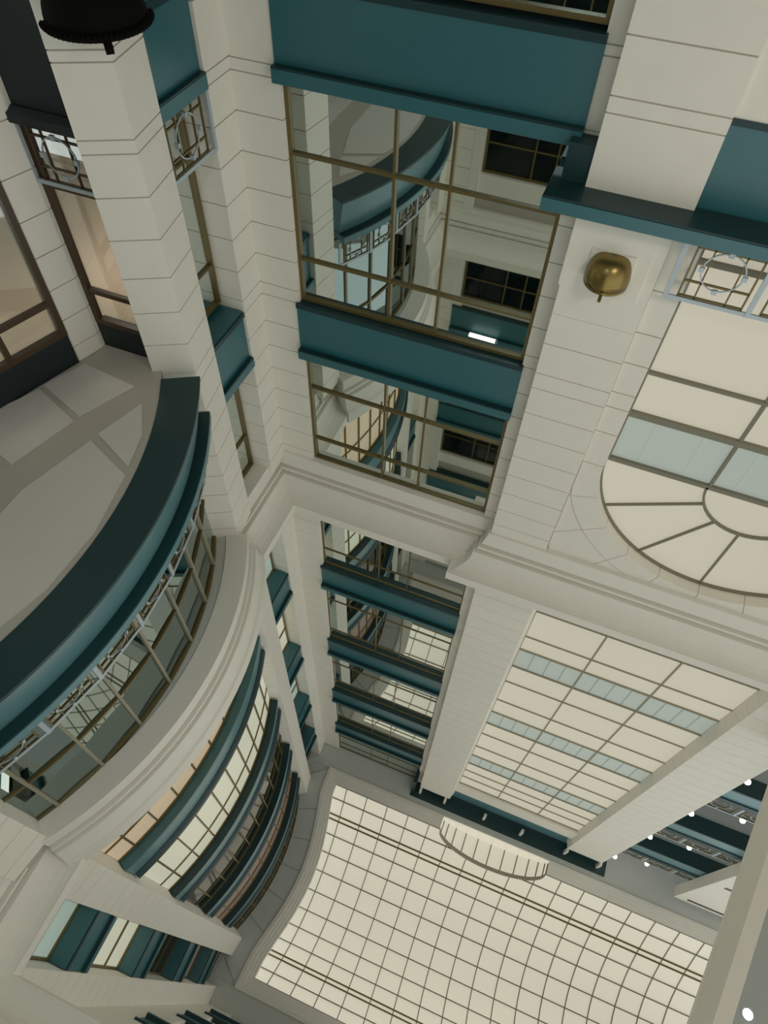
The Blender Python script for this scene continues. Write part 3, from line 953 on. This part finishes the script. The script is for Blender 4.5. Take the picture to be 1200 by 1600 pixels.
# ------------------------------------------------------------------ galleries of the side arm
GX0, GX1 = -9.2, -16.3
ga = struct('wall_arm')
V, F = box(GX1, GX0, 16.0, 16.2, -1.6, Z_C); mk('wall_core', V, F, GREYF, ga)
V, F = box(GX0 + 0.02, GX0 + 0.2, 10.45, 16.0, -1.6, Z_C); mk('wall_core', V, F, GREYF, ga)
for k, (z0, z1) in enumerate([(24.05, 25.3), (29.35, 30.55), (34.0, 35.3)]):
    t = thing('gallery', '%s teal-edged gallery in the side arm right of the tall window' % ['Lowest', 'Middle', 'Topmost'][k], 'gallery', (-12.5, 12, z0), 'galleries of the side arm')
    V, F = box(GX1, GX0, 10.1, 10.75, z0, z0 + 0.1); mk('soffit_strip', V, F, TEALD, t)
    V, F = box(GX1, GX0, 10.1, 10.3, z0 + 0.1, z1 - 0.35); mk('fascia', V, F, TEALL, t)
    V, F = box(GX1, GX0, 10.05, 10.4, z1 - 0.35, z1); mk('lip', V, F, TEALD, t)
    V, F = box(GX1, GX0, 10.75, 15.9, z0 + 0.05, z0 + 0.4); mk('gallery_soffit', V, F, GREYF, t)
    grille('gallery_railing', '%s ringed railing on the side-arm galleries' % ['Lowest', 'Middle', 'Topmost'][k], lambda s, n: (GX0 - s, 10.15 - n), 7.0, 5, z1, z1 + 1.0, 'gallery railings')
LAMPS = [(-9.42, 22.5, 'lowest on the pilaster edge'), (-9.42, 27.1, 'second up the pilaster edge'), (-9.42, 31.6, 'third up the pilaster edge'),
         (-9.42, 36.6, 'highest on the pilaster edge'), (-11.0, 26.45, 'on top of the lowest gallery railing'),
         (-11.1, 31.7, 'on top of the middle gallery railing'), (-10.9, 36.45, 'on top of the topmost gallery railing')]
for x, z, where in LAMPS:
    t = thing('globe_lamp', 'Glowing white globe lamp ' + where, 'lamp', (x, 10.0, z), 'globe lamps of the galleries')
    r = 0.1
    yl = 9.9 if x > -10 else 10.13
    V = []; F = []
    for j in range(7):
        for i in range(12):
            b = math.pi * j / 6; a = 2 * math.pi * i / 12
            V.append((x + r * math.sin(b) * math.cos(a), yl + r * math.sin(b) * math.sin(a), z + r * math.cos(b)))
    for j in range(6):
        for i in range(12): F.append((j * 12 + i, j * 12 + (i + 1) % 12, j * 12 + 12 + (i + 1) % 12, j * 12 + 12 + i))
    mk('globe', V, F, BULB, t, smooth=True)
    if x > -10: V, F = bar((x + r * 0.9, yl, z), (-9.17, yl, z), 0.05)
    else: V, F = bar((x, yl, z - r * 0.9), (x, yl, z - 0.13), 0.05)
    mk('arm', V, F, STEEL, t)
# far pilaster of the arm with dark slots
fp = struct('wall_arm_pier')
V, F = box(-16.4, -12.8, 9.55, 10.05, 13, 37.9); mk('pier_shaft', V, F, STONE, fp)
for z in (33.1, 37.3):
    V, F = box(-15.6, -13.3, 9.53, 9.6, z, z + 0.22); mk('slot', V, F, BROWN, fp)

# ------------------------------------------------------------------ sloping gallery bridge on the right edge
def bx(y): return -6.46 - 0.2335 * y


br = thing('bridge_gallery', 'Pale gallery bridge edge running along the right side over the hall', 'bridge', (-9, 2, 17.5))
V, F = prism([(bx(9.4), 9.4), (bx(-5), -5), (bx(-5) - 0.35, -5), (bx(9.4) - 0.35, 9.4)], 17.55, 18.75); mk('bridge_fascia', V, F, STONE, br)
V, F = prism([(bx(9.4) - 0.3, 9.4), (bx(-5) - 0.3, -5), (-15, -5), (-15, 9.4)], 17.6, 18.4); mk('bridge_soffit', V, F, GREYF, br)
V, F = prism([(bx(9.4) + 0.03, 9.4), (bx(-5) + 0.03, -5), (bx(-5) - 0.1, -5), (bx(9.4) - 0.1, 9.4)], 18.75, 18.82); mk('coping', V, F, PLASTER, br)
dl = thing('downlight', 'Bright round downlight in the grey bridge soffit at lower right', 'lamp', (-8.2, 3.0, 17.5))
px, py = onz(1170, 1585, 17.5)
V = [(px + 0.1 * math.cos(a * math.pi / 8), py + 0.1 * math.sin(a * math.pi / 8), z) for z in (17.56, 17.595) for a in range(16)]
F = [tuple(range(16)), tuple(range(31, 15, -1))] + [(i, (i + 1) % 16, 16 + (i + 1) % 16, 16 + i) for i in range(16)]
mk('lens', V, F, BULB, dl)
V = []
for r, z in ((0.105, 17.59), (0.105, 17.54), (0.15, 17.54), (0.15, 17.59)):
    V += [(px + r * math.cos(a * math.pi / 8), py + r * math.sin(a * math.pi / 8), z) for a in range(16)]
F = [(q * 16 + i, q * 16 + (i + 1) % 16, ((q + 1) % 4) * 16 + (i + 1) % 16, ((q + 1) % 4) * 16 + i) for q in range(4) for i in range(16)]
mk('trim_ring', V, F, STEEL, dl)
